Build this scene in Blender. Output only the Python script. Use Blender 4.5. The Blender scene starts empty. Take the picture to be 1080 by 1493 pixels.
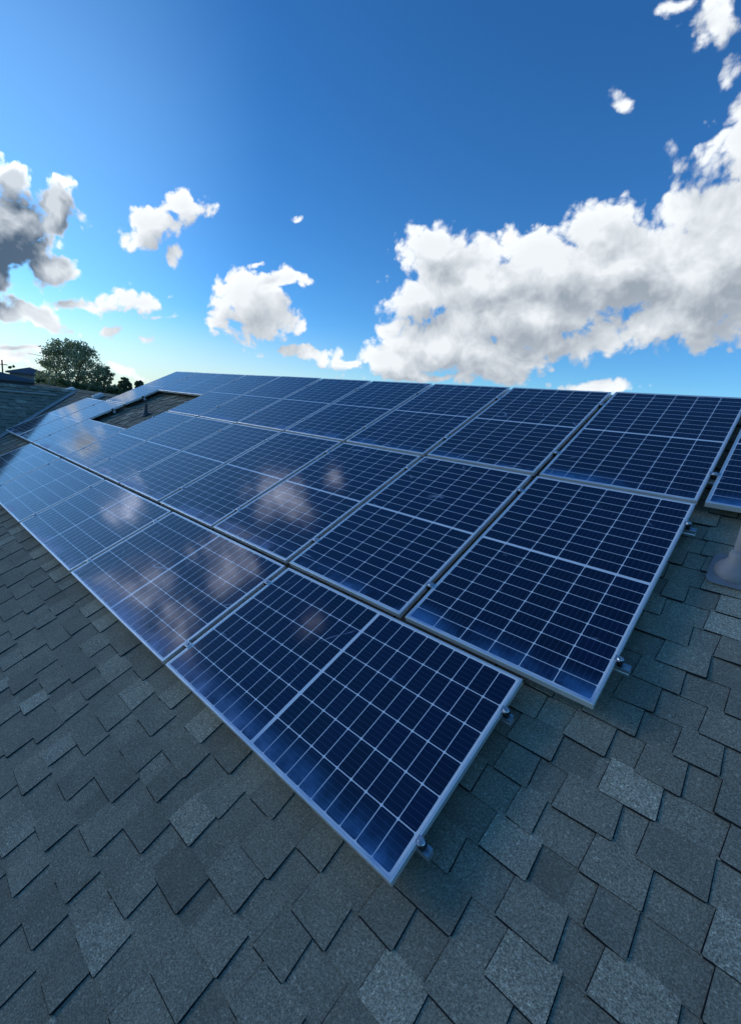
import bpy, bmesh, math, random
import numpy as np
from mathutils import Vector, Matrix, Euler
random.seed(7)
rng = np.random.default_rng(7)
sc = bpy.context.scene
COL = sc.collection
R = math.radians

# ------------------------------------------------------------ camera
CAM_LOC = (0.35546, -2.1295, 1.14943)
CAM_ROT = Matrix(((0.71358, -0.234957, 0.659999), (0.692878, 0.09744, -0.71444), (0.103553, 0.967109, 0.232328)))
cd = bpy.data.cameras.new("camera")
cam = bpy.data.objects.new("camera", cd); COL.objects.link(cam)
cam.matrix_world = Matrix.Translation(CAM_LOC) @ CAM_ROT.to_4x4()
cd.sensor_fit = 'VERTICAL'; cd.sensor_height = 24.0; cd.lens = 10.7233
cd.shift_x = 0.02614; cd.shift_y = 0.00691
cd.clip_start = 0.02; cd.clip_end = 5000
sc.camera = cam

# ------------------------------------------------------------ exposure
sc.view_settings.view_transform = 'Standard'; sc.view_settings.look = 'None'
sc.view_settings.exposure = 0.15; sc.view_settings.gamma = 1.0

# ------------------------------------------------------------ sun and sky
SUN_AZ, SUN_EL = R(-114), R(13)      # azimuth clockwise from +Y
SUN_DIR = Vector((math.sin(SUN_AZ)*math.cos(SUN_EL), math.cos(SUN_AZ)*math.cos(SUN_EL), math.sin(SUN_EL)))
ld = bpy.data.lights.new("sun", 'SUN'); ld.energy = 0.6; ld.angle = R(26); ld.color = (1.0, 0.93, 0.84)
sun = bpy.data.objects.new("sun", ld); COL.objects.link(sun)
sun.rotation_euler = SUN_DIR.to_track_quat('Z', 'Y').to_euler(); sun.location = (-20, 0, 20)

# (azimuth, elevation, half width, half height, tilt, weight) of every cloud puff, angles from the roof
BLOBS = [(-7.4, 18.1, 0.138, 0.0942, 130.0, 1), (-11.0, 15.2, 0.1167, 0.0816, 158.0, 1), (-17.3, 16.0, 0.1124, 0.0783, 175.0, 1), (-23.4, 15.8, 0.0988, 0.0661, 171.0, 1), (-30.3, 14.7, 0.1061, 0.0549, 180.0, 1), (-35.3, 17.2, 0.0556, 0.0375, 178.0, 1), (-36.7, 12.7, 0.0635, 0.0313, -177.0, 1), (-26.1, 11.8, 0.1593, 0.0532, -179.0, 1), (-33.9, 8.5, 0.1145, 0.0435, -176.0, 1), (-38.8, 6.4, 0.0671, 0.0265, -175.0, 1), (-29.1, 7.8, 0.1434, 0.0332, -176.0, 0.9), (-20.0, 9.3, 0.1039, 0.0237, -178.0, 0.7), (-8.6, 24.5, 0.0622, 0.0437, 106.0, 1), (-11.0, 11.5, 0.1052, 0.0335, 178.0, 0.9), (-20.1, 19.0, 0.059, 0.0381, -171.0, 1), (-26.7, 6.0, 0.0465, 0.0193, -177.0, 1), (-17.0, 5.2, 0.0521, 0.0074, -176.0, 0.8), (-14.2, 32.6, 0.0402, 0.029, 155.0, 0.55), (-17.3, 33.8, 0.0356, 0.0137, -179.0, 0.5), (-19.3, 28.2, 0.0391, 0.0186, 136.0, 0.12), (-15.2, 25.4, 0.029, 0.0227, 170.0, 0.44), (-11.4, 28.8, 0.0249, 0.0154, 136.0, 0.45), (-34.9, 4.9, 0.1248, 0.0107, -175.0, 0.8), (-79.0, 12.5, 0.0912, 0.0652, 55.0, 1), (-74.6, 15.5, 0.0478, 0.0351, 55.0, 1), (-75.6, 9.9, 0.0508, 0.0296, -159.0, 1), (-81.5, 11.8, 0.0801, 0.0527, 67.0, 1), (-80.5, 8.5, 0.0561, 0.0368, -152.0, 1), (-78.5, 16.3, 0.037, 0.0202, -153.0, 1), (-63.3, 18.1, 0.0449, 0.0261, -170.0, 1), (-66.1, 15.6, 0.0467, 0.0351, -150.0, 1), (-64.5, 13.6, 0.0265, 0.0182, 81.0, 0.8), (-68.3, 14.5, 0.0203, 0.0138, -155.0, 0.7), (-56.2, 10.5, 0.076, 0.0503, -168.0, 1), (-53.5, 8.0, 0.0678, 0.0329, -172.0, 1), (-52.3, 13.2, 0.0396, 0.0186, -163.0, 1), (-55.2, 14.4, 0.0258, 0.0089, -150.0, 0.8), (-50.5, 5.8, 0.0948, 0.0158, -173.0, 1), (-58.9, 8.0, 0.0341, 0.0268, -162.0, 0.8), (-45.1, 5.4, 0.0496, 0.0107, -174.0, 0.9), (-67.7, 8.5, 0.0641, 0.0249, -168.0, 1), (-64.6, 7.7, 0.0671, 0.0106, -171.0, 0.8), (-73.7, 7.5, 0.0359, 0.0108, -168.0, 0.9), (-76.6, 5.9, 0.055, 0.0139, 162.0, 1), (-70.0, 5.3, 0.0206, 0.0104, -167.0, 0.9), (-66.9, 5.1, 0.03, 0.0096, -171.0, 0.9), (-63.1, 6.3, 0.0126, 0.0061, -169.0, 0.8), (-51.6, 18.8, 0.015, 0.0052, -171.0, 0.6), (-79.1, 5.6, 0.035, 0.0201, 170.0, 0.9), (-71.1, 18.9, 0.0264, 0.0057, -178.0, 0.5), (-79.0, 2.9, 0.0574, 0.0054, -171.0, 0.6), (-76.5, 2.0, 0.1183, 0.0257, 177.0, 0.5), (-68.4, 1.3, 0.0925, 0.018, 171.0, 0.45)]
BLOBS += [(-95, 31, .10, .055, 30, .9), (-88, 38, .10, .06, 0, .85), (-99, 37, .08, .05, 0, .8), (-75, 38, .075, .06, 60, .9), (-66, 40.5, .028, .042, 0, .6),
  (-84.5, 17.5, .035, .028, 40, .8), (-88, 50, .07, .035, 20, .5), (-88, 24, .10, .03, 0, .6)]

class NT:
    """small helper that chains shader nodes"""
    def __init__(s, tree): s.t = tree; s.n = tree.nodes; s.l = tree.links
    def _in(s, node, i, v):
        if v is None: return
        if isinstance(v, bpy.types.NodeSocket): s.l.new(v, node.inputs[i])
        else: node.inputs[i].default_value = v
    def m(s, op, a, b=None, c=None, clamp=False):
        n = s.n.new('ShaderNodeMath'); n.operation = op; n.use_clamp = clamp
        s._in(n, 0, a); s._in(n, 1, b); s._in(n, 2, c); return n.outputs[0]
    def v(s, op, a, b=None, scale=None):
        n = s.n.new('ShaderNodeVectorMath'); n.operation = op
        s._in(n, 0, a); s._in(n, 1, b)
        if scale is not None: s._in(n, 3, scale)
        return n.outputs['Value'] if op in ('LENGTH', 'DOT_PRODUCT', 'DISTANCE') else n.outputs[0]
    def noise(s, vec, scale, detail=4, rough=.5, out=0, dist=0, w=None):
        n = s.n.new('ShaderNodeTexNoise'); s._in(n, 'Vector', vec)
        if w is not None: n.noise_dimensions = '4D'; s._in(n, 'W', w)
        n.inputs['Scale'].default_value = scale; n.inputs['Detail'].default_value = detail
        n.inputs['Roughness'].default_value = rough; n.inputs['Distortion'].default_value = dist
        return n.outputs[out]
    def voro(s, vec, scale, detail=0, rough=.5, out=0, feature='F1'):
        n = s.n.new('ShaderNodeTexVoronoi'); s._in(n, 'Vector', vec); n.feature = feature
        n.inputs['Scale'].default_value = scale
        n.inputs['Detail'].default_value = detail; n.inputs['Roughness'].default_value = rough
        return n.outputs[out]
    def mix(s, f, a, b, kind='MIX'):
        n = s.n.new('ShaderNodeMix'); n.data_type = 'RGBA'; n.blend_type = kind
        s._in(n, 0, f); s._in(n, 6, a); s._in(n, 7, b); return n.outputs[2]
    def ss(s, x, a, b, lo=0., hi=1.):
        n = s.n.new('ShaderNodeMapRange'); n.interpolation_type = 'SMOOTHSTEP'
        s._in(n, 0, x); s._in(n, 1, a); s._in(n, 2, b); s._in(n, 3, lo); s._in(n, 4, hi); return n.outputs[0]
    def lin(s, x, a, b, lo=0., hi=1.):
        n = s.n.new('ShaderNodeMapRange'); s._in(n, 0, x); s._in(n, 1, a); s._in(n, 2, b); s._in(n, 3, lo); s._in(n, 4, hi); return n.outputs[0]
    def sep(s, x):
        n = s.n.new('ShaderNodeSeparateXYZ'); s._in(n, 0, x); return n.outputs
    def comb(s, x, y, z):
        n = s.n.new('ShaderNodeCombineXYZ'); s._in(n, 0, x); s._in(n, 1, y); s._in(n, 2, z); return n.outputs[0]

def field_nodes(k, vec, blobs):
    """distance field of the cloud puffs: positive inside, falling outwards"""
    F = None
    for az, el, a, b, rot, w in blobs:
        az, el = R(az), R(el)
        c = Vector((math.sin(az)*math.cos(el), math.cos(az)*math.cos(el), math.sin(el)))
        e = Vector((math.cos(az), -math.sin(az), 0)); u = c.cross(e)
        if u.z < 0: u = -u
        p = e*math.cos(R(rot)) + u*math.sin(R(rot)); q = c.cross(p)
        M = Matrix((p, q, c)).transposed()
        n = k.n.new('ShaderNodeMapping'); n.vector_type = 'TEXTURE'
        k.l.new(vec, n.inputs[0]); n.inputs[1].default_value = c
        n.inputs[2].default_value = M.to_euler('XYZ'); n.inputs[3].default_value = (a, b, .6)
        f = k.m('MULTIPLY_ADD', k.v('LENGTH', n.outputs[0]), -1.0, w)
        f = k.m('MULTIPLY', f, min(1.0, .35 + b*10))
        F = f if F is None else k.m('SMOOTH_MAX', F, f, .12)
    return F

def make_group(name, build):
    g = bpy.data.node_groups.new(name, 'ShaderNodeTree')
    g.interface.new_socket('Vector', in_out='INPUT', socket_type='NodeSocketVector')
    g.interface.new_socket('Value', in_out='OUTPUT', socket_type='NodeSocketFloat')
    k = NT(g); gi = g.nodes.new('NodeGroupInput').outputs[0]; go = g.nodes.new('NodeGroupOutput')
    g.links.new(build(k, gi), go.inputs[0]); return g

def build_noise(k, vec):
    big = k.noise(vec, 7, 1, .5)
    fb = k.noise(vec, 15, 9, .64)
    bil = k.voro(vec, 24, 2.5, .6)
    D = k.m('MULTIPLY', k.m('SUBTRACT', fb, .5), 1.25)
    D = k.m('ADD', D, k.m('MULTIPLY', k.m('SUBTRACT', .42, bil), .62))
    return k.m('ADD', D, k.m('MULTIPLY', k.m('SUBTRACT', big, .5), .5))

world = bpy.data.worlds.new("World"); sc.world = world; world.use_nodes = True
wt = world.node_tree; wt.nodes.clear(); k = NT(wt)
wout = wt.nodes.new('ShaderNodeOutputWorld')
SKY_K = 0.10
sky = wt.nodes.new('ShaderNodeTexSky'); sky.sky_type = 'NISHITA'; sky.sun_disc = False
sky.sun_elevation = SUN_EL; sky.sun_rotation = SUN_AZ; sky.altitude = 1500; sky.air_density = 1.0; sky.dust_density = 0.3; sky.ozone_density = 2.5
hs = wt.nodes.new('ShaderNodeHueSaturation'); hs.inputs['Saturation'].default_value = 1.2; hs.inputs['Value'].default_value = 1.0
wt.links.new(sky.outputs[0], hs.inputs['Color'])
dirn = k.v('NORMALIZE', wt.nodes.new('ShaderNodeTexCoord').outputs['Generated'])
warp = k.v('SUBTRACT', k.noise(dirn, 9, 2, .55, out=1), (.5, .5, .5))
wdir = k.v('ADD', dirn, k.v('SCALE', warp, scale=.045))
GLOW = Vector((math.sin(R(-92))*math.cos(R(18)), math.cos(R(-92))*math.cos(R(18)), math.sin(R(18))))   # light direction assumed for cloud shading and the added sky glow
LD = tuple((GLOW + Vector((0, 0, .75))).normalized() * .055)
wdir2 = k.v('ADD', wdir, LD)
cosun = k.v('DOT_PRODUCT', dirn, tuple(GLOW))
sx, sy, sz = k.sep(dirn)[:3]
eln = k.m('MULTIPLY', k.m('ARCSINE', sz), 180/math.pi)
lowhaze = k.m('MULTIPLY', k.ss(sz, .17, .0), k.ss(k.v('DOT_PRODUCT', dirn, (-1, 0, 0)), .45, 1.0))
skyc = k.mix(k.m('MULTIPLY', lowhaze, .75), k.v('MULTIPLY', hs.outputs[0], (.94, 1.42, 1.80)), (.66/SKY_K, .72/SKY_K, .68/SKY_K, 1))
added_glow = k.m('MULTIPLY', k.ss(cosun, .80, 1.0), k.ss(eln, 48, 22))
skyc = k.v('ADD', skyc, k.v('SCALE', (.10/SKY_K, .17/SKY_K, .20/SKY_K), scale=added_glow))  # sky glow added to brighten reflections in the left panels
azn = k.m('MULTIPLY', k.m('ARCTAN2', sx, sy), 180/math.pi)
ngrp = make_group('cloud_noise', build_noise)
def use(g, vec):
    n = wt.nodes.new('ShaderNodeGroup'); n.node_tree = g; wt.links.new(vec, n.inputs[0]); return n.outputs[0]
def bgnode(col):
    b = wt.nodes.new('ShaderNodeBackground'); b.inputs['Strength'].default_value = SKY_K
    wt.links.new(col, b.inputs['Color']); return b.outputs[0]
def mixsh(f, a, b):
    n = wt.nodes.new('ShaderNodeMixShader'); wt.links.new(f, n.inputs[0]); wt.links.new(a, n.inputs[1]); wt.links.new(b, n.inputs[2]); return n.outputs[0]
plain = bgnode(skyc)
CLOUD_BIAS = .27
def sector(name, blobs, high=False, bias=None, e0=-.06, e1=.24):
    bias = CLOUD_BIAS if bias is None else bias
    g = make_group('cloud_field_' + name, lambda kk, v: field_nodes(kk, v, blobs))
    F1 = use(g, wdir)
    def D(vec, F): return k.m('ADD', k.m('ADD', F, use(ngrp, vec)), bias)
    a = D(wdir, F1); Fb = use(g, wdir2); b = D(wdir2, Fb)
    alpha = k.m('MULTIPLY', k.ss(a, e0, e1), k.ss(sz, -.01, .02))
    lit = k.m('MULTIPLY_ADD', k.m('SUBTRACT', a, b), .60, .47)
    lit = k.m('MULTIPLY_ADD', k.m('SUBTRACT', F1, Fb), .42, lit, clamp=True)
    near = k.ss(cosun, .90, .97)
    am = k.m('MULTIPLY_ADD', a, .35, k.m('MULTIPLY', k.m('ADD', F1, bias), .65))
    thick = k.mix(near, k.ss(am, .1, .95), k.ss(am, .05, .6))
    # thin edges let the light through, thick cores are grey; close to the sun the cores go dark
    core = k.m('MULTIPLY', thick, k.m('MULTIPLY_ADD', near, .75, .55))
    lum = k.m('SUBTRACT', k.m('MULTIPLY_ADD', lit, .72, .38), k.m('MULTIPLY', core, .50))
    lum = k.m('ADD', lum, k.m('MULTIPLY', k.m('MULTIPLY', k.m('SUBTRACT', 1.0, k.ss(am, .0, .55)), near), .65), clamp=True)
    shc = k.mix(near, (.24/SKY_K, .29/SKY_K, .36/SKY_K, 1), (.08/SKY_K, .13/SKY_K, .20/SKY_K, 1))
    ccol = k.mix(lum, shc, (.90/SKY_K, .94/SKY_K, .97/SKY_K, 1))
    ccol = k.v('SCALE', ccol, scale=k.m('MULTIPLY_ADD', k.m('MULTIPLY', k.ss(cosun, .92, .985), lum), .8, 1.0))
    if high: ccol = k.v('MULTIPLY', ccol, (2.9, 3.0, 3.7))      # high cloud out of view, brightness added for its reflections in the panels
    return mixsh(k.m('GREATER_THAN', F1, -.75), plain, bgnode(k.mix(alpha, skyc, ccol)))
HIGH = [b for b in BLOBS if b[1] >= 23 and b[0] < -55]
REST = [b for b in BLOBS if b not in HIGH]
hi_s = sector('high', HIGH, True, .30, -.2, .7)
l_s = sector('left', [b for b in REST if b[0] < -60], bias=.37)
m_s = sector('middle', [b for b in REST if -80 < b[0] < -37], bias=.37)
r_s = sector('right', [b for b in REST if b[0] > -58], bias=k.m('SUBTRACT', k.lin(azn, -46, -38, .37, .64), k.ss(eln, 18, 27, 0, .16)), e0=-.08, e1=.30)
def gt(x, t): return k.m('GREATER_THAN', x, t)
low = mixsh(gt(azn, -46.5), mixsh(gt(azn, -69.5), l_s, m_s), r_s)
isl = k.m('MULTIPLY', gt(eln, 22.0), k.m('LESS_THAN', azn, -52.0))
allsky = mixsh(isl, low, hi_s)
wt.links.new(mixsh(gt(sz, -.005), plain, allsky), wout.inputs[0])
world.cycles.sampling_method = 'MANUAL'; world.cycles.sample_map_resolution = 512

# ================================================================ helpers
AL = R(26.565); CA, SA = math.cos(AL), math.sin(AL)
DECK = -0.12           # shingle surface below the top plane of the panels

def PW(u, v, h=0.0):
    """roof plane coordinates (u metres leftwards, v up the slope, h off the panel plane) to world"""
    return Vector((-u, v*CA - h*SA, v*SA + h*CA))
PLANE = Matrix(((1, 0, 0), (0, CA, -SA), (0, SA, CA)))   # local x right, y up-slope, z off the roof

def mat(name):
    m = bpy.data.materials.new(name); m.use_nodes = True
    b = m.node_tree.nodes['Principled BSDF']; return m, b, NT(m.node_tree)
def simple(name, col, rough=.6, metal=0.0, var=.15, scale=8.0, bump=0.0, bscale=60.0):
    m, b, k = mat(name)
    co = m.node_tree.nodes.new('ShaderNodeTexCoord').outputs['Object']
    n = k.noise(co, scale, 5, .6)
    f = k.m('MULTIPLY_ADD', k.m('SUBTRACT', n, .5), var*4, 1.0)
    c = k.v('SCALE', tuple(col), scale=f)
    k.l.new(c, b.inputs['Base Color'])
    k.l.new(k.m('MULTIPLY_ADD', k.m('SUBTRACT', n, .5), .3, rough, clamp=True), b.inputs['Roughness'])
    b.inputs['Metallic'].default_value = metal
    if bump:
        bn = m.node_tree.nodes.new('ShaderNodeBump'); bn.inputs['Strength'].default_value = bump; bn.inputs['Distance'].default_value = .01
        k.l.new(k.noise(co, bscale, 4, .6), bn.inputs['Height']); k.l.new(bn.outputs[0], b.inputs['Normal'])
    return m

class MB:
    """collects geometry and links it as one mesh object"""
    def __init__(s): s.v = []; s.f = []; s.t = []
    def quad(s, p, tone=None):
        i = len(s.v); s.v += [tuple(x) for x in p]; s.f.append(tuple(range(i, i+len(p)))); s.t.append(tone)
    def box(s, x0, x1, y0, y1, z0, z1, M=None, tone=None):
        P = [Vector((x, y, z)) for z in (z0, z1) for y in (y0, y1) for x in (x0, x1)]
        if M is not None: P = [M @ p for p in P]
        i = len(s.v); s.v += [tuple(p) for p in P]
        for f in ((0, 2, 3, 1), (4, 5, 7, 6), (0, 1, 5, 4), (2, 6, 7, 3), (0, 4, 6, 2), (1, 3, 7, 5)):
            s.f.append(tuple(i+j for j in f)); s.t.append(tone)
    def lathe(s, prof, n=20, M=None, closed=True):
        """prof: list of (r, z)"""
        i = len(s.v)
        for r, z in prof:
            for j in range(n):
                a = 2*math.pi*j/n; p = Vector((r*math.cos(a), r*math.sin(a), z))
                s.v.append(tuple(M @ p if M is not None else p))
        for q in range(len(prof)-1):
            for j in range(n):
                a, b = i+q*n+j, i+q*n+(j+1) % n; s.f.append((a, b, b+n, a+n)); s.t.append(None)
        if closed:
            s.f.append(tuple(i+j for j in range(n))[::-1]); s.f.append(tuple(i+(len(prof)-1)*n+j for j in range(n))); s.t += [None, None]
    def tube(s, a, b, r0, r1=None, n=8):
        a, b = Vector(a), Vector(b); r1 = r0 if r1 is None else r1
        q = (b-a).to_track_quat('Z', 'Y').to_matrix().to_4x4(); L = (b-a).length
        s.lathe([(r0, 0), (r1, L)], n, Matrix.Translation(a) @ q)
    def extrude(s, poly, depth, M):
        """poly in local xz, extruded along y"""
        i = len(s.v); n = len(poly)
        for y in (0, depth):
            for x, z in poly: s.v.append(tuple(M @ Vector((x, y, z))))
        for j in range(n): s.f.append((i+j, i+(j+1) % n, i+n+(j+1) % n, i+n+j)); s.t.append(None)
        s.f.append(tuple(i+j for j in range(n))[::-1]); s.f.append(tuple(i+n+j for j in range(n))); s.t += [None, None]
    def mesh(s, name, m=None, smooth=False, tones=False):
        me = bpy.data.meshes.new(name); me.from_pydata(s.v, [], s.f)
        if tones:
            at = me.attributes.new('tone', 'FLOAT', 'FACE')
            at.data.foreach_set('value', [0.5 if t is None else t for t in s.t])
        if m: me.materials.append(m)
        if smooth: me.shade_smooth()
        me.update(); return me
    def build(s, name, m, parent=None, smooth=False, bevel=0, tones=False, fix=True):
        me = s.mesh(name, m, smooth, tones)
        if fix:
            b = bmesh.new(); b.from_mesh(me); bmesh.ops.recalc_face_normals(b, faces=b.faces); b.to_mesh(me); b.free()
        return link(name, me, parent, bevel)
def link(name, me, parent=None, bevel=0):
    o = bpy.data.objects.new(name, me); COL.objects.link(o)
    if parent: o.parent = parent
    if bevel:
        md = o.modifiers.new('bevel', 'BEVEL'); md.width = bevel; md.segments = 2; md.limit_method = 'ANGLE'
    return o
def tag(o, label=None, cat=None, group=None, kind=None):
    if label: o['label'] = label
    if cat: o['category'] = cat
    if group: o['group'] = group
    if kind: o['kind'] = kind
    return o
def thing(name, label, cat, M=None, group=None):
    o = bpy.data.objects.new(name, None); COL.objects.link(o); o.empty_display_size = .1
    if M is not None: o.matrix_world = M
    return tag(o, label, cat, group)
def plane_at(u, v, h=0.0, turn=0.0):
    return Matrix.Translation(PW(u, v, h)) @ PLANE.to_4x4() @ Matrix.Rotation(turn, 4, 'Z')

# ================================================================ materials
def shingle_material():
    m, b, k = mat('asphalt_shingle'); t = m.node_tree
    at = t.nodes.new('ShaderNodeAttribute'); at.attribute_name = 'tone'; tone = at.outputs['Fac']
    co = t.nodes.new('ShaderNodeTexCoord').outputs['Object']
    g1 = k.noise(co, 150, 3, .85)                         # granules
    g2 = k.noise(co, 95, 2, .8)
    blot = k.noise(co, 5, 5, .6)
    stain = k.noise(co, 1.1, 4, .55)
    base = k.lin(tone, 0, 1, .15, .38)
    spk = k.m('ADD', k.ss(g1, .38, .62, .45, 1.45), k.ss(g2, .58, .68, 0, 1.1))
    spk = k.mix(k.lin(tone, 0, .8, .55, 1.0), (1, 1, 1, 1), spk)
    v = k.m('MULTIPLY', base, k.m('MULTIPLY', k.lin(blot, .3, .7, .88, 1.12), k.lin(stain, .3, .7, .92, 1.08)))
    warm = k.noise(co, 260, 2, .6)
    tint = k.mix(k.ss(warm, .4, .6), (1.22, 1.10, .80, 1), (1.36, 1.12, .74, 1))
    c = k.v('SCALE', tint, scale=v)
    c = k.v('MULTIPLY', c, spk)
    spots = k.ss(k.noise(co, 9, 6, .7), .70, .78)
    c = k.mix(k.m('MULTIPLY', spots, .35), c, (.03, .035, .035, 1))
    c = k.mix(k.m('LESS_THAN', tone, -.5), c, (.018, .020, .022, 1))     # cut asphalt edges, and the painted shadow lines around the teeth
    t.links.new(c, b.inputs['Base Color']); b.inputs['Roughness'].default_value = .92
    b.inputs['Specular IOR Level'].default_value = .25
    bn = t.nodes.new('ShaderNodeBump'); bn.inputs['Strength'].default_value = .55; bn.inputs['Distance'].default_value = .0015
    t.links.new(k.m('ADD', g1, g2), bn.inputs['Height']); t.links.new(bn.outputs[0], b.inputs['Normal'])
    return m

PAN_W, PAN_L, GAP, ROWGAP = 1.038, 1.773, 0.0417, 0.0385
LIP = .0105
def cell_material(name, low_side):
    m, b, k = mat(name); t = m.node_tree
    tc = t.nodes.new('ShaderNodeTexCoord').outputs['Object']; oi = t.nodes.new('ShaderNodeObjectInfo')
    X, Y, Z = k.sep(tc)[:3]
    mx = LIP + .008; my = LIP + .010; mid = .0085
    px = (PAN_W - 2*mx)/6; py = ((PAN_L - 2*my)/2 - mid)/10
    cx = k.m('DIVIDE', k.m('SUBTRACT', X, mx), px)
    hy = k.m('DIVIDE', k.m('SUBTRACT', k.m('ABSOLUTE', k.m('SUBTRACT', Y, PAN_L/2)), mid), py)
    fx = k.m('MULTIPLY', k.m('SUBTRACT', k.m('FRACT', cx), .5), px)
    fy = k.m('MULTIPLY', k.m('SUBTRACT', k.m('FRACT', hy), .5), py)
    rad, lx, ly = .0085, .0020, .0016
    qx = k.m('MAXIMUM', k.m('SUBTRACT', k.m('ABSOLUTE', fx), px/2 - lx - rad), 0)
    qy = k.m('MAXIMUM', k.m('SUBTRACT', k.m('ABSOLUTE', fy), py/2 - ly - rad), 0)
    d = k.m('SUBTRACT', k.m('SQRT', k.m('ADD', k.m('MULTIPLY', qx, qx), k.m('MULTIPLY', qy, qy))), rad)
    incell = k.ss(d, .0002, -.0006)
    for cnd in (k.m('GREATER_THAN', cx, 0), k.m('LESS_THAN', cx, 6), k.m('GREATER_THAN', hy, 0), k.m('LESS_THAN', hy, 10)):
        incell = k.m('MULTIPLY', incell, cnd)
    # busbars: nine thin wires per cell, fingers too fine to draw
    bw = px/6
    bf = k.m('ABSOLUTE', k.m('SUBTRACT', k.m('FRACT', k.m('DIVIDE', fx, bw)), .5))
    wire = k.ss(bf, .034, .018)
    # each cell its own shade of blue
    wn = t.nodes.new('ShaderNodeTexWhiteNoise'); wn.noise_dimensions = '4D'
    side = k.m('MULTIPLY', k.m('GREATER_THAN', Y, PAN_L/2), 17)
    t.links.new(k.comb(k.m('FLOOR', cx), k.m('ADD', k.m('FLOOR', hy), side), 0), wn.inputs['Vector']); t.links.new(oi.outputs['Random'], wn.inputs['W'])
    sh = k.m('ADD', k.lin(wn.outputs[0], 0, 1, .7, 1.35), k.lin(oi.outputs['Random'], 0, 1, -.12, .12))
    cell = k.v('SCALE', (.0010, .0024, .022), scale=sh)
    cell = k.mix(k.m('MULTIPLY', wire, .60), cell, (.10, .13, .24, 1))
    col = k.mix(incell, (.93, .92, .90, 1), cell)
    # dusty layer and dried runs, thicker towards the low edge, blue sky sheen painted in
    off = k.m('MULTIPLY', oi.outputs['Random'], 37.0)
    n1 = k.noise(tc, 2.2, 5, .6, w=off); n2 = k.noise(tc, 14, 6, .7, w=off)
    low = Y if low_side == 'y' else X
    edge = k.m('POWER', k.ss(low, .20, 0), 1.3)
    film_sheen = k.m('MULTIPLY', edge, k.ss(n1, .38, .68))
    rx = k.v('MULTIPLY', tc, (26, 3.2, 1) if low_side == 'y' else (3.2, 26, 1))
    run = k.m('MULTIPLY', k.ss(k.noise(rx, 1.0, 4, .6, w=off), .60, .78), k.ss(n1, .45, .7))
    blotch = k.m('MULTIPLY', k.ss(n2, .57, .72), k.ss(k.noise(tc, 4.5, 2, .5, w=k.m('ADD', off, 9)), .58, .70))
    dust_sheen = k.m('ADD', k.m('MULTIPLY', film_sheen, .80), k.m('ADD', k.m('MULTIPLY', run, .10), k.m('MULTIPLY', blotch, .38)), clamp=True)
    dust_sheen = k.m('ADD', dust_sheen, k.lin(n1, .3, .7, .0, .012), clamp=True)
    col = k.mix(dust_sheen, col, (.08, .27, .56, 1))  # blue of the reflected sky is painted into this colour
    # a wiped smear curve here and there
    wv = k.noise(tc, 1.7, 1, .5, w=k.m('ADD', off, 3)); 
    sm = k.m('MULTIPLY', k.ss(k.m('ABSOLUTE', k.m('SUBTRACT', wv, .52)),   .0085, .0015), k.ss(k.noise(tc, 5, 2, .5, w=k.m('ADD', off, 5)), .57, .66))
    col = k.mix(k.m('MULTIPLY', sm, .50), col, (.45, .5, .6, 1))
    t.links.new(col, b.inputs['Base Color'])
    rough = k.m('ADD', .075, k.m('MULTIPLY', dust_sheen, .5)); rough = k.m('ADD', rough, k.lin(n2, .3, .7, -.012, .02))
    t.links.new(rough, b.inputs['Roughness']); b.inputs['IOR'].default_value = 1.75
    b.inputs['Sheen Weight'].default_value = .03; b.inputs['Sheen Roughness'].default_value = .35; b.inputs['Sheen Tint'].default_value = (.8, .88, 1, 1)   # dusty film seen at a low angle
    bn = t.nodes.new('ShaderNodeBump'); bn.inputs['Strength'].default_value = .05; bn.inputs['Distance'].default_value = .02
    t.links.new(k.noise(tc, 3.0, 2, .5, w=off), bn.inputs['Height']); t.links.new(bn.outputs[0], b.inputs['Normal'])
    return m

M_SH = shingle_material()
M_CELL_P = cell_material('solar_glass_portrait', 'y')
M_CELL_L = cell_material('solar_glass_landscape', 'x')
M_ALU = simple('anodised_aluminium', (.95, .92, .87), .34, .62, .05, 6)
M_RAIL = simple('mill_aluminium', (.58, .60, .62), .42, .85, .08, 12)
M_BOLT = simple('stainless_bolt', (.66, .64, .62), .3, .9, .08, 40)
M_RUB = simple('black_clamp', (.012, .012, .013), .5)
M_GALV = simple('galvanised_sheet', (.26, .265, .27), .72, .25, .2, 9, .15, 30)
M_PIPE = simple('weathered_black_pipe', (.07, .075, .08), .6)
M_CABLE = simple('grey_cable', (.16, .15, .14), .6)
M_VALLEY = simple('pale_valley_metal', (.42, .40, .35), .6, .1, .12, 6)
M_WALL = simple('stucco_wall', (.42, .38, .31), .9, 0, .06, 3, .3, 80)
M_WOODT = simple('dark_fascia', (.09, .075, .06), .7)
M_FARROOF = simple('far_roof_tiles', (.10, .11, .13), .85, 0, .15, 3)
M_TAN = simple('tan_wall', (.30, .26, .23), .9, 0, .06, 1)
M_DARKW = simple('slate_wall', (.085, .10, .12), .9, 0, .1, 1)
M_PANE = simple('window_glass', (.10, .12, .14), .1)
M_WHITE = simple('white_paint', (.72, .72, .70), .55)
M_BARK = simple('bark', (.07, .055, .042), .9, 0, .2, 5)
M_GRASS = simple('dry_grass', (.075, .085, .04), .95, 0, .25, .3)
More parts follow.
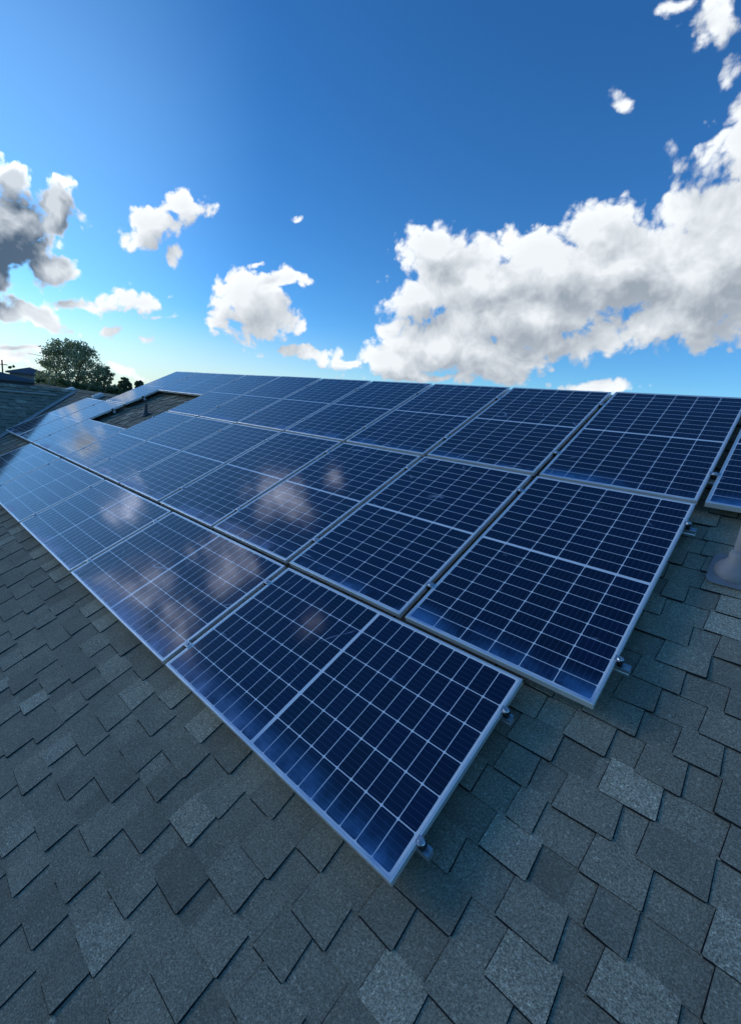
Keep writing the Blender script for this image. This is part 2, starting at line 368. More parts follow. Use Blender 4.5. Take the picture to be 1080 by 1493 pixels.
def leaf(name, c):
    m, b, k = mat(name)
    oi = m.node_tree.nodes.new('ShaderNodeNewGeometry')
    f = k.lin(oi.outputs['Random Per Island'], 0, 1, .55, 1.5)
    cc = k.v('SCALE', c, scale=f)
    k.l.new(cc, b.inputs['Base Color']); b.inputs['Roughness'].default_value = .65
    tr = k.n.new('ShaderNodeBsdfTranslucent'); k.l.new(k.v('MULTIPLY', cc, (1.5, 1.6, .9)), tr.inputs[0])
    ms = k.n.new('ShaderNodeMixShader'); ms.inputs[0].default_value = .5
    k.l.new(b.outputs[0], ms.inputs[1]); k.l.new(tr.outputs[0], ms.inputs[2])
    k.l.new(ms.outputs[0], m.node_tree.nodes['Material Output'].inputs[0])
    return m
M_LEAF = leaf('poplar_leaves', (.30, .30, .22)); M_LEAFD = leaf('hedge_leaves', (.12, .155, .08)); M_PINE = leaf('small_tree_leaves', (.15, .175, .11))

# ================================================================ ground
gr = MB(); gz = -5.4
N = 24
for i in range(N):
    for j in range(N):
        x0, x1 = -1500+3000*i/N, -1500+3000*(i+1)/N; y0, y1 = -1500+3000*j/N, -1500+3000*(j+1)/N
        gr.quad([(x0, y0, gz), (x1, y0, gz), (x1, y1, gz), (x0, y1, gz)])
tag(gr.build('ground', M_GRASS), kind='structure')

# ================================================================ roof of the house
E_ = 0.1545; V0 = -0.4405     # exposure of a course and the phase of the butt lines
def shingle_field(u0, u1, v0, v1, seed=1):
    """laminated shingles in local x (= -u), y (= v), z off the deck; teeth doubled over a backing strip"""
    rr = random.Random(seed); mb = MB()
    n0 = int(math.floor((v0 - V0)/E_)); n1 = int(math.ceil((v1 - V0)/E_))
    start = rr.uniform(0, .3)
    for n in range(n0, n1):
        yb = V0 + n*E_; yt = yb + E_ + .012
        start += .150 + rr.uniform(-.035, .035)
        # backing pieces
        x = -u1 - .3 + rr.uniform(0, .2)
        zb, zt = .0046, .0002
        while x < -u0 + .1:
            w = rr.uniform(.22, .42); x2 = x + w; jb = rr.uniform(-.001, .001)
            tn = min(1, max(0, rr.gauss(.30, .08)))
            mb.quad([(x, yb+jb, zb), (x2, yb+jb, zb), (x2, yt, zt), (x, yt, zt)], tn)
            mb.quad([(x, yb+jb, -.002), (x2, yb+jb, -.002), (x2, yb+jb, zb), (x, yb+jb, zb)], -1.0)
            x = x2
        # teeth
        x = -u1 - .3 - (start % .33)
        zb, zt = .0100, .0048
        while x < -u0 + .1:
            w = max(.10, min(.27, rr.gauss(.178, .040))); gap = max(.05, rr.gauss(.148, .036))
            r = rr.random()
            tn = rr.gauss(.72, .10) if r < .18 else (rr.gauss(.36, .05) if r < .72 else rr.gauss(.24, .05))
            tn = min(1, max(0, tn))
            sk1, sk2 = rr.uniform(.0, .010), rr.uniform(.0, .010); jb = rr.uniform(-.0045, .0045); tl = rr.gauss(0, .0022)
            a = (x + rr.uniform(-.002, .002), yb+jb-tl, zb + rr.uniform(-.002, .003) + (rr.uniform(.002, .005) if rr.random() < .10 else 0)); c = (x+w, yb+jb+tl, zb + rr.uniform(-.002, .003) + (rr.uniform(.002, .005) if rr.random() < .10 else 0))
            # slightly rounded tooth corners
            e = .004
            bl, bl2 = (a[0], a[1]+e, a[2]), (a[0]+e, a[1], a[2]); br2, br = (c[0]-e, c[1], c[2]), (c[0], c[1]+e, c[2])
            tr, tlft = (x+w-sk2, yt, zt), (x+sk1, yt, zt)
            mb.quad([bl, bl2, br2, br, tr, tlft], tn)
            mb.quad([(bl2[0], bl2[1]-.0045, .0053), (br2[0], br2[1]-.0045, .0053), (br2[0], br2[1], .0053), (bl2[0], bl2[1], .0053)], -1.0)  # dark strip painted as the shadow line below the butt edge
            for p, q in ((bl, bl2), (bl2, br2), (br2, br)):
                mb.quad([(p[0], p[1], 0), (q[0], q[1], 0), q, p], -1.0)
            for q0, q1, ww in ((bl, tlft, -.0042), (br, tr, .0042)):      # shadow line beside the tooth, put in as a dark strip
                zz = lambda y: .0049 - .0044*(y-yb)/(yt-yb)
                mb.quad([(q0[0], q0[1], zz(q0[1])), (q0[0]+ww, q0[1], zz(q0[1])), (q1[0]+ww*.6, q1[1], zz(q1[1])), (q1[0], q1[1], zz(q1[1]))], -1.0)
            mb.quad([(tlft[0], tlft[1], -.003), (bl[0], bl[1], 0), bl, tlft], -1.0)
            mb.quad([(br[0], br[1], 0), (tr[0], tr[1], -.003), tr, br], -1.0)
            x += w + gap
    return mb
def place_field(mb, name, M, cuts, parent, label=None):
    me = mb.mesh(name, M_SH, False, True); me.transform(M)
    b = bmesh.new(); b.from_mesh(me)
    for co, no in cuts:
        bmesh.ops.bisect_plane(b, geom=b.verts[:]+b.edges[:]+b.faces[:], plane_co=co, plane_no=no, clear_outer=True)
    b.to_mesh(me); b.free(); me.update()
    o = link(name, me, parent)
    if label: o['label'] = label
    return o

EAVE_V, RIDGE_V, RIDGE2_V = -2.95, 3.76, 2.27
U_R, U_STEP, U_L = -5.0, 10.50, 17.9
VX = -11.58                     # valley: x + y = VX in plan (deck level)
house = thing('house', 'dark shingled house roof in the foreground carrying the solar array', 'house', Matrix.Translation((0, 0, gz)))
def hp(o):      # parts are modelled in world coordinates
    o.matrix_parent_inverse = Matrix.Translation((0, 0, -gz)); return o
DECKM = Matrix.Translation(PW(0, 0, DECK-.006)) @ PLANE.to_4x4()
n_val = Vector((-1, -1, 0)).normalized()
valley_co = Vector((VX, 0, 0))
eave = PW(0, EAVE_V, DECK)
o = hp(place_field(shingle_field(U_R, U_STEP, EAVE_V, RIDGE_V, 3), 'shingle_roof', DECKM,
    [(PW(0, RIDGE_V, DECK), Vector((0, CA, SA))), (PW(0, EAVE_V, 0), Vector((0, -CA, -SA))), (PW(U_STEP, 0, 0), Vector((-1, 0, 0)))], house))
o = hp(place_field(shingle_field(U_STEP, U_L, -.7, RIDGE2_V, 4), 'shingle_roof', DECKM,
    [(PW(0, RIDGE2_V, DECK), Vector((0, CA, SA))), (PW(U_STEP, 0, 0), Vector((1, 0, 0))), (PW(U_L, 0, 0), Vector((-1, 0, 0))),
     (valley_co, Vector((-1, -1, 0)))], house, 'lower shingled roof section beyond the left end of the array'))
# wing roof facing right: rises towards -x, courses along y
def wing_pt(x, y): return Vector((x, y, (VX - x)*SA/CA + DECK/CA))
WINGM = Matrix.Translation(wing_pt(VX, 0) + Vector((0, 0, -.006))) @ Matrix(((0, -CA, SA), (1, 0, 0), (0, SA, CA))).to_4x4()
# local x runs along world y, local y climbs towards -x, local z is the wing normal
WR_X = -13.62
wing_v1 = (VX - WR_X)/CA
WY0 = -9.0
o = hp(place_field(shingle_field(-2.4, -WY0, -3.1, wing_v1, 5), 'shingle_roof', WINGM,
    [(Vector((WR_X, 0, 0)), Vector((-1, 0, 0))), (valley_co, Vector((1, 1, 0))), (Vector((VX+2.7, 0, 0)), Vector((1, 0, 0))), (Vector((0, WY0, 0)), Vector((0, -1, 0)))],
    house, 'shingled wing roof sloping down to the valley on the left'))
# back slopes, decks below, walls
dk = MB()
def slab(mb, pts, th=.10):
    top = [Vector(p) for p in pts]; nrm = (top[1]-top[0]).cross(top[2]-top[1]).normalized()
    if nrm.z < 0: nrm = -nrm
    bot = [p - nrm*th for p in top]
    mb.quad(top); mb.quad(bot[::-1])
    for i in range(len(top)):
        j = (i+1) % len(top); mb.quad([top[i], top[j], bot[j], bot[i]])
D2 = DECK - .012
y_r = lambda v: PW(0, v, D2)
def back(v, u0, u1, run):
    a = PW(u0, v, D2); b_ = PW(u1, v, D2)
    slab(dk, [a, b_, b_ + Vector((0, run, -run*SA/CA)), a + Vector((0, run, -run*SA/CA))])
slab(dk, [PW(U_R, EAVE_V, D2), PW(U_STEP-.0, EAVE_V, D2), PW(U_STEP, RIDGE_V, D2), PW(U_R, RIDGE_V, D2)])
back(RIDGE_V, U_R, U_STEP, 6.8)
vb = -.75
yv = lambda u, v: v
# lower-left deck cut along the valley
def vplane(v):      # u on the valley line at height v
    return -(VX - (v*CA - D2*SA))
slab(dk, [PW(U_STEP+.002, -1.12, D2), PW(vplane(RIDGE2_V), RIDGE2_V, D2), PW(U_L, RIDGE2_V, D2), PW(U_STEP+.002, RIDGE2_V, D2)] if False else
     [PW(U_STEP+.002, -.6, D2), PW(vplane(-.6), -.6, D2), PW(vplane(RIDGE2_V), RIDGE2_V, D2), PW(U_STEP+.002, RIDGE2_V, D2)])
back(RIDGE2_V, U_STEP+.002, U_L, 5.4)
wz = Vector((0, 0, -.012))
yv0 = VX - (VX+2.7)
slab(dk, [wing_pt(VX+2.7, WY0)+wz, wing_pt(VX+2.7, yv0)+wz, wing_pt(WR_X, VX-WR_X)+wz, wing_pt(WR_X, WY0)+wz])
wl = lambda x, y: Vector((x, y, wing_pt(WR_X, 0).z - (WR_X - x)*SA/CA)) + wz
slab(dk, [wl(WR_X, WY0), wl(WR_X, VX-WR_X), wl(WR_X-4.6, VX-WR_X), wl(WR_X-4.6, WY0)])
hp(dk.build('roof_deck', M_SH, house))
# ridge caps: overlapping folded shingles
def ridge_caps(pa, pb, name, half=.15, step=.14, slope=AL, label=None):
    pa, pb = Vector(pa), Vector(pb); d = (pb-pa).normalized(); side = d.cross(Vector((0, 0, 1))).normalized()
    n = int((pb-pa).length/step); rr = random.Random(n); mb = MB()
    dn = side*half*math.cos(slope) - Vector((0, 0, half*math.sin(slope))); dn2 = -side*half*math.cos(slope) - Vector((0, 0, half*math.sin(slope)))
    for i in range(n):
        p = pa + d*step*i; q = p + d*(step+.05); z0, z1 = Vector((0, 0, .022+rr.uniform(-.002, .002))), Vector((0, 0, .010))
        tn = min(1, max(0, rr.gauss(.4, .2)))
        for dd in (dn, dn2):
            mb.quad([p+z0, q+z1, q+z1+dd, p+z0+dd], tn); mb.quad([p, p+z0, p+z0+dd, p+dd], 0)
    o = mb.build(name, M_SH, house, tones=True, fix=False); hp(o)
    if label: o['label'] = label
    return o
ridge_caps(PW(U_R, RIDGE_V, DECK), PW(U_STEP, RIDGE_V, DECK), 'ridge_cap')
ridge_caps(PW(U_STEP, RIDGE2_V, DECK), PW(U_L, RIDGE2_V, DECK), 'ridge_cap')
ridge_caps(wing_pt(WR_X, WY0), wing_pt(WR_X, VX-WR_X), 'ridge_cap')
# valley flashing and the pale strip along the wing
vf = MB()
def on_valley(v, off):      # point on the main slope at the valley, shifted sideways
    u = -(VX - (v*CA - DECK*SA)); return PW(u, v, DECK)
a = on_valley(-1.9, 0); b_ = on_valley(2.12, 0); dv = (b_-a).normalized()
s1 = (Matrix.Rotation(0, 3, 'Z') @ Vector((1, 0, 0))); s1 = (s1 - dv*s1.dot(dv)); s1 = s1 - PLANE.col[2]*s1.dot(PLANE.col[2]); s1.normalize()
wn_ = Vector((SA, 0, CA)); s2 = Vector((0, -1, 0)); s2 = s2 - dv*s2.dot(dv); s2 = s2 - wn_*s2.dot(wn_); s2.normalize()
up = Vector((0, 0, .022))
vf.quad([a+up, b_+up, b_+up+s1*.055, a+up+s1*.055]); vf.quad([a+up, b_+up, b_+up+s2*.055, a+up+s2*.055])
hp(vf.build('valley_flashing', M_VALLEY, house))
st = MB(); px0 = wing_pt(-13.25, -6.5); px1 = wing_pt(-13.25, 1.45)
st.tube(px0+Vector((0, 0, .04)), px1+Vector((0, 0, .04)), .02, n=8)
hp(st.build('roof_conduit', M_VALLEY, house))
rv = MB(); rm = Matrix.Translation(wing_pt(WR_X, -1.55) + Vector((0, 0, .02)))
rv.extrude([(-.14, -.05), (-.12, -.01), (0, .035), (.12, -.01), (.14, -.05)], 1.7, rm)
hp(rv.build('ridge_vent', M_GALV, house))
# walls, fascia and gutter (below the eave, seen only from the side)
wb = MB(); ey = PW(0, EAVE_V, DECK)
wb.box(-U_STEP+.35, -U_R-.4, ey.y+.55, ey.y+12.2, gz, ey.z-.12)
wb.box(-U_L+.3, -U_STEP+.35, .3, 6.8, gz, -.75)
wb.box(WR_X-4.2, VX+2.3, WY0+.4, .3, gz, -1.35)
hp(wb.build('wall', M_WALL, house))
fa = MB(); fa.box(-U_STEP, -U_R, ey.y-.03, ey.y-.005, ey.z-.22, ey.z-.015)
hp(fa.build('fascia', M_WOODT, house))
gu = MB(); gm = Matrix.Translation(Vector((-U_STEP, ey.y-.03, ey.z-.03))) @ Matrix.Rotation(-math.pi/2, 4, 'Z')
gu.extrude([(.0, .0), (.0, -.11), (.10, -.11), (.125, -.02), (.118, -.02), (.095, -.104), (.006, -.104), (.006, 0)], U_STEP-U_R, gm)
hp(gu.build('gutter', M_WHITE, house))
for v0_, v1_, uu, lb in ((EAVE_V, RIDGE_V, U_R, 'metal drip edge on the right rake'), (RIDGE2_V-.3, RIDGE_V, U_STEP, 'metal drip edge on the left rake by the top corner panel')):
    rake = MB()
    p, q = PW(uu, v0_, DECK+.012), PW(uu, v1_, DECK+.012); sx_ = Vector((.03 if uu < 0 else -.03, 0, 0)); dz = Vector((0, 0, -.16))
    rake.quad([p, q, q+sx_, p+sx_]); rake.quad([p+sx_, q+sx_, q+sx_+dz, p+sx_+dz]); rake.quad([p, q, q+dz, p+dz]); rake.quad([p+dz, q+dz, q+sx_+dz, p+sx_+dz])
    hp(rake.build('drip_edge', M_GALV, house))['label'] = lb

# ================================================================ vents
def vent(u, v, height, r, label, name='vent_pipe', S=1.0, pm=None):
    base = PW(u, v, DECK+.004)
    t = thing(name, label, 'vent pipe', Matrix.Translation(base))
    P4 = PLANE.to_4x4()
    fl = MB()
    # flange: a rounded sheet on the slope
    pts = []
    for i in range(40):
        a = 2*math.pi*i/40; c_, s_ = math.cos(a), math.sin(a)
        e = 7; rr_ = (abs(c_)**e + abs(s_)**e)**(-1/e); pts.append((c_*rr_*.145*S, s_*rr_*.17*S))
    fl.extrude([(x, z) for x, z in pts], .0025, P4 @ Matrix.Translation((0, 0, .012)) @ Matrix.Rotation(math.pi/2, 4, 'X'))
    fl.build('flashing_flange', M_GALV, t)
    cn = MB(); up_ = Matrix.Rotation(0, 4, 'Z')
    prof = [(.125*S, .0), (.122*S, .012), (.105*S, .030*S), (.082*S, .050*S), (.066*S, .070*S), (r+.016*S, .098*S), (r+.010*S, .110*S), (r+.002, .114*S)]
    # dome: bottom ring on the slope, top ring level
    i0 = len(cn.v); n = 28
    for q, (rad, z) in enumerate(prof):
        tt = q/(len(prof)-1)
        for j in range(n):
            a = 2*math.pi*j/n; lo = P4 @ Vector((rad*math.cos(a), rad*math.sin(a), .016+z)); hi_ = Vector((rad*math.cos(a), rad*math.sin(a), .016+z+.02))
            cn.v.append(tuple(lo.lerp(hi_, tt)))
    for q in range(len(prof)-1):
        for j in range(n):
            a, b2 = q*n+j, q*n+(j+1) % n; cn.f.append((a, b2, b2+n, a+n)); cn.t.append(None)
    cn.build('cone_boot', pm or M_GALV, t, smooth=True)
    pp = MB(); pp.lathe([(r, -.05), (r, height), (r-.005, height), (r-.005, height-.2)], 28, closed=False)
    pp.build('pipe', pm or M_GALV, t, smooth=False)
    return t
vent(-.305, 1.305, .42, .046, 'grey metal vent pipe with domed flashing at the right edge of the roof', S=.86)
vent(8.33, 1.72, .20, .028, 'thin dark vent pipe standing in the gap left in the array', S=.5, pm=M_PIPE)

# ================================================================ solar panels
frame_mb = MB(); W_, L_ = PAN_W, PAN_L; H_ = .035; LP = LIP
def ring(mb, x0, x1, y0, y1, z):
    i = len(mb.v); mb.v += [(x0, y0, z), (x1, y0, z), (x1, y1, z), (x0, y1, z)]; return i
a0 = ring(frame_mb, 0, W_, 0, L_, -H_); a1 = ring(frame_mb, 0, W_, 0, L_, -.0012)
a2 = ring(frame_mb, .0012, W_-.0012, .0012, L_-.0012, 0); a3 = ring(frame_mb, LP, W_-LP, LP, L_-LP, 0)
a4 = ring(frame_mb, LP+.0006, W_-LP-.0006, LP+.0006, L_-LP-.0006, -.0016)
c1 = ring(frame_mb, .028, W_-.028, .028, L_-.028, -H_); c2 = ring(frame_mb, .028, W_-.028, .028, L_-.028, -H_+.002); c3 = ring(frame_mb, .002, W_-.002, .002, L_-.002, -H_+.002); c4 = ring(frame_mb, .002, W_-.002, .002, L_-.002, -.006)
for p, q in ((a0, a1), (a1, a2), (a2, a3), (a3, a4), (a0, c1), (c1, c2), (c2, c3), (c3, c4)):
    for j in range(4): frame_mb.f.append((p+j, p+(j+1) % 4, q+(j+1) % 4, q+j)); frame_mb.t.append(None)
frame_me = frame_mb.mesh('panel_frame', M_ALU)
bm = bmesh.new(); bm.from_mesh(frame_me); bmesh.ops.recalc_face_normals(bm, faces=bm.faces)
bm.faces.ensure_lookup_table(); bm.to_mesh(frame_me); bm.free()
def glass_mesh(m):
    g = MB(); g.box(LP-.002, W_-LP+.002, LP-.002, L_-LP+.002, -.0065, -.0018)
    me = g.mesh('cell_glass', m); return me
glass_p, glass_l = glass_mesh(M_CELL_P), glass_mesh(M_CELL_L)
ORD = ['first', 'second', 'third', 'fourth', 'fifth', 'sixth', 'seventh', 'eighth', 'ninth', 'tenth']
prng = random.Random(11)
def panel(u_right, v_low, landscape, label, group):
    """u_right: u of the right edge; v_low: v of the low edge"""
    if landscape: M = plane_at(u_right, v_low, 0, math.pi/2)      # local y runs to the left, x upslope
    else: M = plane_at(u_right + PAN_W, v_low, 0, 0)
    c_ = Matrix.Translation((W_/2, L_/2, 0))
    M = M @ c_ @ Euler((R(prng.gauss(0, .10)), R(prng.gauss(0, .12)), 0)).to_matrix().to_4x4() @ c_.inverted()
    if landscape:
        # rotate so that x grows upslope: local x -> up, local y -> left
        M = M
    t = thing('solar_panel', label, 'solar panel', M, group)
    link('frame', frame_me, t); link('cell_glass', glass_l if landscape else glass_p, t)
    return t
G_ = PAN_W + GAP; V2 = PAN_L + ROWGAP; U1 = .3027; H1 = PAN_L + GAP
LOWR, MIDR, TOPR = 'landscape solar panels of the lowest row', 'upright solar panels of the middle row', 'upright solar panels of the ridge row'
for j in range(5):
    extra = [', corner towards viewer', '', '', '', ' at the far left end'][j]
    panel(U1 + j*H1, -.0413-PAN_W, True, 'landscape solar panel, %s from the right in the lowest row%s' % (ORD[j], extra), LOWR)
for c in range(7):
    panel(c*G_, 0, False, 'upright solar panel, %s from the right in the middle row' % ORD[c], MIDR)
for c in range(-1, 7):
    lab = 'upright solar panel cut off by the right edge of the photo, beside the vent pipe' if c < 0 else 'upright solar panel under the ridge, directly above the %s panel of the middle row' % ORD[c]
    panel(c*G_, V2, False, lab, TOPR)
UH = 7*G_
panel(UH, 0, True, 'landscape solar panel directly below the opening in the array', None)
panel(UH, V2+PAN_L-PAN_W, True, 'landscape solar panel between the opening in the array and the ridge', None)
UQ = UH + PAN_L + GAP
panel(UQ, 0, False, 'upright solar panel left of the landscape one below the opening', MIDR)
panel(UQ+G_, 0, False, 'farthest left solar panel, its corner jutting past the lowest row', MIDR)
panel(UQ, V2, False, 'upright solar panel forming the top left corner of the array, left of the opening', TOPR)

# ================================================================ rails, feet and clamps
RAIL_TOP, RAIL_BOT = -.0355, -.080
rail_prof = [(-.019, 0), (-.007, 0), (-.007, -.008), (.007, -.008), (.007, 0), (.019, 0), (.019, -.018), (.015, -.0235), (.019, -.029), (.019, -.0445), (-.019, -.0445), (-.019, -.029), (-.015, -.0235), (-.019, -.018)]
def rail(u0, u1, v, label):
    t = thing('mounting_rail', label, 'mounting rail', plane_at(u0, v, RAIL_TOP), 'aluminium rails under the panels')
    mb = MB(); # profile in local (y,z), run along -x
    mb.extrude([(x, z) for x, z in rail_prof], u1-u0, Matrix.Rotation(math.pi/2, 4, 'Z'))
    mb.build('rail_profile', M_RAIL, t)
    n = max(2, int((u1-u0)/1.25)+1)
    for i in range(n):
        uu = .35 + (u1-u0-.7)*i/(n-1); f = MB()
        f.box(-uu-.028, -uu+.028, -.055, -.020, -.070, -.0015); f.box(-uu-.045, -uu+.045, -.075, .055, -.0755, -.070)
        f.build('roof_foot', M_RAIL, t, bevel=.003)
    return t
def cl(u0, u1, v, where): rail(u0, u1, v, 'aluminium rail under the %s' % where)
R1A, R1B, R2A, R2B, R3A, R3B = -.905, -.235, .30, 1.53, 2.19, 3.25
UEND = UQ + 2*G_ - GAP
cl(U1-.048, U1+5*H1+.0, R1A, 'lower half of the lowest panel row')
cl(U1-.040, U1+5*H1+.0, R1B, 'upper half of the lowest panel row')
cl(-.060, UEND+.10, R2A, 'lower half of the middle panel row')
cl(-.060, UH+.02, R2B, 'upper half of the middle panel row right of the opening')
cl(UQ-.07, UEND+.04, R2B, 'upper half of the two far left panels')
cl(-1.10, UH+.02, R3A, 'lower half of the ridge row right of the opening')
cl(UQ-.07, UQ+PAN_W+.03, R3A, 'lower half of the top left corner panel')
cl(-1.10, UQ+PAN_W+.03, R3B, 'upper half of the ridge row')
cl(UH-.02, UQ+.03, .78, 'landscape panel below the opening')

# clamps: built once, copied
def bolt_me(h0, h1):
    b2 = MB(); b2.lathe([(.0040, h0), (.0040, h1), (.0125, h1), (.0140, h1+.0012), (.0140, h1+.0042), (.0115, h1+.0068), (.0055, h1+.0068), (.0045, h1+.0035), (.0001, h1+.0035)], 18, closed=False)
    return b2.mesh('bolt', M_BOLT, False)
mid_plate = MB(); mid_plate.box(-.031, .031, -.019, .019, .0008, .0042)
mid_plate_me = mid_plate.mesh('clamp_plate', M_RAIL)
mid_stem = MB(); mid_stem.box(-.0165, .0165, -.018, .018, -.036, .0006); mid_stem_me = mid_stem.mesh('clamp_channel', M_RUB)
bolt_mid = bolt_me(-.036, .0043)
def group_of(root, u, v, label, first):
    if first: o = root
    else:
        o = root.copy(); COL.objects.link(o)
        for ch in root.children:
            c = ch.copy(); COL.objects.link(c); c.parent = o
    o.matrix_world = plane_at(u, v, 0); o['label'] = label
    return o
mid0 = thing('mid_clamp', 'x', 'panel clamp', plane_at(0, 0), 'silver clamps bridging the gaps between panels')
link('clamp_plate', mid_plate_me, mid0, .0012); link('clamp_channel', mid_stem_me, mid0); link('bolt', bolt_mid, mid0)
first = [True]
def mid(u, v, label):
    group_of(mid0, u, v, label, first[0]); first[0] = False
for j in range(1, 5):
    for vv, w in ((R1A, 'lower'), (R1B, 'upper')):
        mid(U1 + j*H1 - GAP/2, vv, 'silver %s clamp in the %s gap from the right of the lowest panel row' % (w, ORD[j-1]))
for c in range(1, 8):
    for vv, w in ((R2A, 'lower'), (R2B, 'upper')):
        if c == 7 and vv == R2B: continue
        mid(c*G_ - GAP/2, vv, 'silver %s clamp in the %s gap from the right of the middle panel row' % (w, ORD[c-1]))
for c in range(0, 8):
    for vv, w in ((R3A, 'lower'), (R3B, 'upper')):
        if c == 7 and vv == R3A: continue
        mid(c*G_ - GAP/2, vv, 'silver %s clamp in the %s gap from the right of the ridge row' % (w, ORD[c]))
mid(UQ - GAP/2, R3B, 'silver clamp at the right side of the top left corner panel')
mid(UQ - GAP/2, R2A, 'silver clamp between the landscape panel below the opening and its left neighbour')
for vv, w in ((R2A, 'lower'), (R2B, 'upper')):
    mid(UQ + G_ - GAP/2, vv, 'silver %s clamp between the two far left panels' % w)
# end clamps
end0 = thing('end_clamp', 'x', 'panel clamp', plane_at(0, 0), 'end clamps on the open sides of the array')
ep = MB(); ep.box(-.010, .016, -.017, .017, .0010, .0034); ep.box(.0010, .0045, -.017, .017, -.036, .0009)
link('clamp_lip', ep.mesh('clamp_lip', M_RAIL), end0, .001)
eb = MB(); eb.box(.0050, .026, -.0165, .0165, -.036, -.0020); link('clamp_body', eb.mesh('clamp_body', M_RUB), end0, .003)
bl_ = link('bolt', bolt_me(-.036, .0036), end0); bl_.location = (.015, 0, 0)
firste = [True]
def end(u, v, label, flip=False):
    o = group_of(end0, u, v, label, firste[0]); firste[0] = False
    if flip: o.matrix_world = plane_at(u, v, 0, math.pi)
end(U1, R1A, 'end clamp with round bolt head nearest the pointed corner of the array')
end(U1, R1B, 'end clamp with round bolt head at the upper right side of the lowest row')
end(0, R2A, 'end clamp with round bolt head low on the right side of the middle row')
end(0, R2B, 'end clamp with round bolt head high on the right side of the middle row')
end(UQ, R2B, 'lower end clamp on the left side of the opening in the array')
end(UQ, R3A, 'upper end clamp on the left side of the opening in the array')
end(UH-GAP, R2B, 'lower end clamp on the right side of the opening in the array', True)
end(UH-GAP, R3A, 'upper end clamp on the right side of the opening in the array', True)
end(UEND, R2A, 'end clamp at the far left tip of the array', True)

# a loose cable sagging under the low edge of the nearest upright panel
cb = MB(); pts = []
for i in range(25):
    tt = i/24; pts.append(PW(.02 + tt*.95, .012 + .006*math.sin(tt*9), -.050 - .030*math.sin(math.pi*min(1, tt*1.15)) - .004*math.sin(tt*14)))
for p, q in zip(pts, pts[1:]): cb.tube(p, q, .0035, n=8)
tag(cb.build('cable', M_CABLE, smooth=True), 'thin cable sagging under the low edge of the nearest upright panel', 'cable')

# ================================================================ background
def leaf_cluster(mb, c, rad, n, size, rr, flat=.8):
    for _ in range(n):
        d = rr.normal(size=3); d /= np.linalg.norm(d); r = rad*rr.random()**.45
        p = np.array(c) + d*r*np.array([1, 1, flat])
        a = rr.normal(size=3); a /= np.linalg.norm(a); b2 = np.cross(a, rr.normal(size=3)); b2 /= np.linalg.norm(b2)
        s = size*rr.uniform(.6, 1.3)
        mb.quad([p-a*s, p+b2*s*.5, p+a*s, p-b2*s*.5])
def tree(name, label, x, y, z0, top, half, m, seed, clusters, n, size, crown_low=.25, lean=0, group=None, bush=False):
    rr = np.random.default_rng(seed)
    t = thing(name, label, 'tree' if not bush else 'bush', Matrix.Translation((x, y, z0)), group)
    tr = MB(); H = top - z0
    if not bush:
        nb = 7
        base = Vector((0, 0, 0)); fork = Vector((lean*.3, 0, H*crown_low))
        tr.tube(base, fork, H*.028, H*.020)
        for i in range(nb):
            a = 2*math.pi*i/nb + rr.uniform(-.3, .3); r = half*rr.uniform(.35, .75)
            mid_ = fork + Vector((math.cos(a)*r*.5, math.sin(a)*r*.5, H*(1-crown_low)*rr.uniform(.22, .4)))
            tip = fork + Vector((math.cos(a)*r, math.sin(a)*r, H*(1-crown_low)*rr.uniform(.5, .8)))
            tr.tube(fork, mid_, H*.010, H*.006, 6); tr.tube(mid_, tip, H*.006, H*.002, 6)
            for _ in range(3):
                q = mid_.lerp(tip, rr.uniform(.1, .8)); e = Vector(rr.normal(size=3)*half*.22); e.z = abs(e.z); tr.tube(q, q+e, H*.003, H*.001, 5)
        tr.build('trunk', M_BARK, t)
    cr = MB()
    for i in range(clusters):
        a = rr.uniform(0, 2*math.pi); f = rr.uniform(0, 1)
        zc = crown_low + (1-crown_low)*f
        prof = math.sqrt(max(0, 1-((f-.42)/.62)**2)) if not bush else math.sqrt(max(.05, 1-f*f*.8))
        rad = half*prof*math.sqrt(rr.uniform(.05, 1))*.88
        c = (math.cos(a)*rad + lean*f, math.sin(a)*rad, min(zc*H*.93, H*.95))
        leaf_cluster(cr, c, half*rr.uniform(.12, .22), n, size, rr)
    cr.build('crown', m, t, fix=False)
    return t
def polar(az, dist, z): return (CAM_LOC[0] + math.sin(R(az))*dist, CAM_LOC[1] + math.cos(R(az))*dist, z)

# ---- big tree and its neighbours (distances in metres, bearings from the roof)
tree('broad_tree', 'broad airy tree rising above the dark hedge on the left horizon', -52.5, 13.1, gz, 5.35, 3.35, M_LEAF, 5, 200, 50, .13, .50)
tree('airy_tree', 'smaller airy tree leaning right of the broad tree', -51.9, 15.8, gz, 3.4, 1.5, M_LEAF, 8, 75, 48, .12, .55)
tree('round_tree', 'dark rounded tree, left of the pair by the array edge', -55.6, 19.4, gz, 2.5, 1.05, M_PINE, 9, 170, 80, .12, .45)
tree('round_tree', 'dark rounded tree, right of the pair by the array edge', -55.1, 20.85, gz, 2.4, .8, M_PINE, 10, 130, 80, .11, .45)
hx = [(-49.6, 9.9, 1.35), (-49.2, 11.3, 1.5), (-49.4, 12.8, 1.35), (-49.0, 14.2, 1.2), (-48.8, 15.6, 1.25), (-48.5, 17.0, .95)]
for i, (x, y, tz) in enumerate(hx):
    tree('hedge_shrub', 'dense dark green shrub, %s from the left in the hedge under the broad tree' % ORD[i], x, y, gz, tz, 1.15, M_LEAFD, 20+i, 90, 90, .12, 0.1, group='dark shrubs below the broad tree', bush=True)
tree('far_tree', 'tiny dark tree top between the two houses at far left', -82.5, 14.0, gz, 2.8, .8, M_LEAFD, 31, 20, 50, .2, .4)

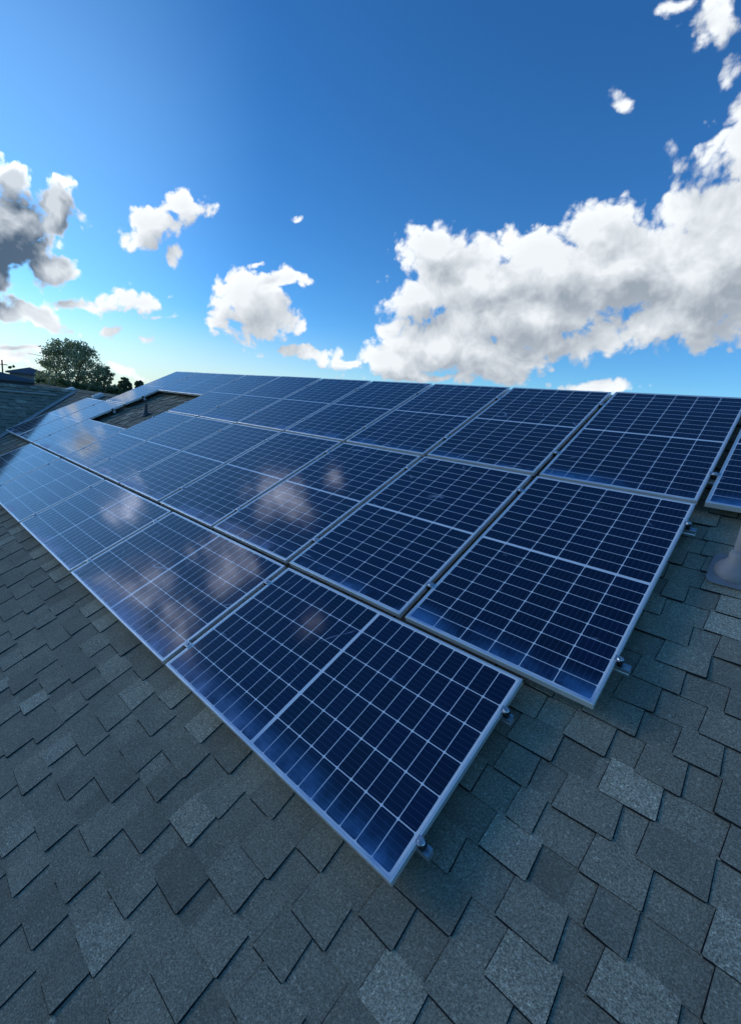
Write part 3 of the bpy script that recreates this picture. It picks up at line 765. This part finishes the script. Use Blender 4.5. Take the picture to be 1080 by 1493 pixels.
# ---- houses
def hip_house(name, label, x, y, rz, w, d, eave, ridge, wm, rm, hip=.35, windows=()):
    t = thing(name, label, 'house', Matrix.Translation((x, y, gz)) @ Matrix.Rotation(R(rz), 4, 'Z'))
    wb2 = MB(); wb2.box(-w/2, w/2, -d/2, d/2, 0, eave-gz); wb2.build('wall', wm, t)
    r_ = MB(); o_ = .5; e = eave-gz+.01; rz_ = ridge-gz; hx_ = w/2*(1-hip)
    A = [(-w/2-o_, -d/2-o_, e), (w/2+o_, -d/2-o_, e), (w/2+o_, d/2+o_, e), (-w/2-o_, d/2+o_, e)]; B1, B2 = (-hx_, 0, rz_), (hx_, 0, rz_)
    r_.quad([A[0], A[1], B2, B1]); r_.quad([A[2], A[3], B1, B2]); r_.quad([A[1], A[2], B2]); r_.quad([A[3], A[0], B1])
    r_.quad([(p[0], p[1], p[2]-.22) for p in A][::-1])
    for i in range(4):
        p, q = A[i], A[(i+1) % 4]; r_.quad([p, q, (q[0], q[1], q[2]-.22), (p[0], p[1], p[2]-.22)])
    r_.build('roof', rm, t)
    for (wx, wz, ww, wh) in windows:
        f = MB(); f.box(-.06, .05, -ww/2, ww/2, 0, wh); fo = f.build('window', M_WHITE, t); fo.location = (w/2+.0, wx, wz-gz)
        g2 = MB(); g2.box(.052, .056, -ww/2+.08, ww/2-.08, .08, wh-.08); g2.build('pane', M_PANE, fo)
    return t
hip_house('dark_roof_house', 'low house with dark blue grey roof at the far left edge', -72.5, 9.0, -10, 7, 10.5, .5, 1.55, M_DARKW, M_FARROOF, .25)
hip_house('tan_house', 'tan house with a white window half hidden by the broad tree', -82, 16.0, -10, 8, 4.6, 1.45, 2.3, M_TAN, M_FARROOF, .4, ((.9, .2, .9, 1.1),))
po = thing('utility_pole', 'thin utility pole above the dark roofed house at far left', 'pole', Matrix.Translation((-72.5, 11.1, gz)))
pb = MB(); pb.tube((0, 0, 0), (0, 0, 8.1), .11, .08); pb.build('post', M_BARK, po); pc = MB(); pc.box(-.05, .05, -.55, .55, 7.5, 7.6); pc.build('crossarm', M_BARK, po)
# small roof vents seen beyond the array
def box_vent(u, v, w, label):
    t = thing('roof_vent', label, 'roof vent', plane_at(u, v, DECK), 'white vents on the lower roof section')
    b2 = MB(); b2.box(-w, w, -.12, .12, .015, .10); b2.build('vent_hood', M_WHITE, t, bevel=.02)
    f2 = MB(); f2.box(-w-.06, w+.06, -.2, .2, .008, .013); f2.build('vent_flange', M_GALV, t)
box_vent(11.55, 2.02, .07, 'small white box vent just beyond the left edge of the array')
box_vent(13.9, 2.10, .14, 'pale low vent near the ridge of the lower roof section')
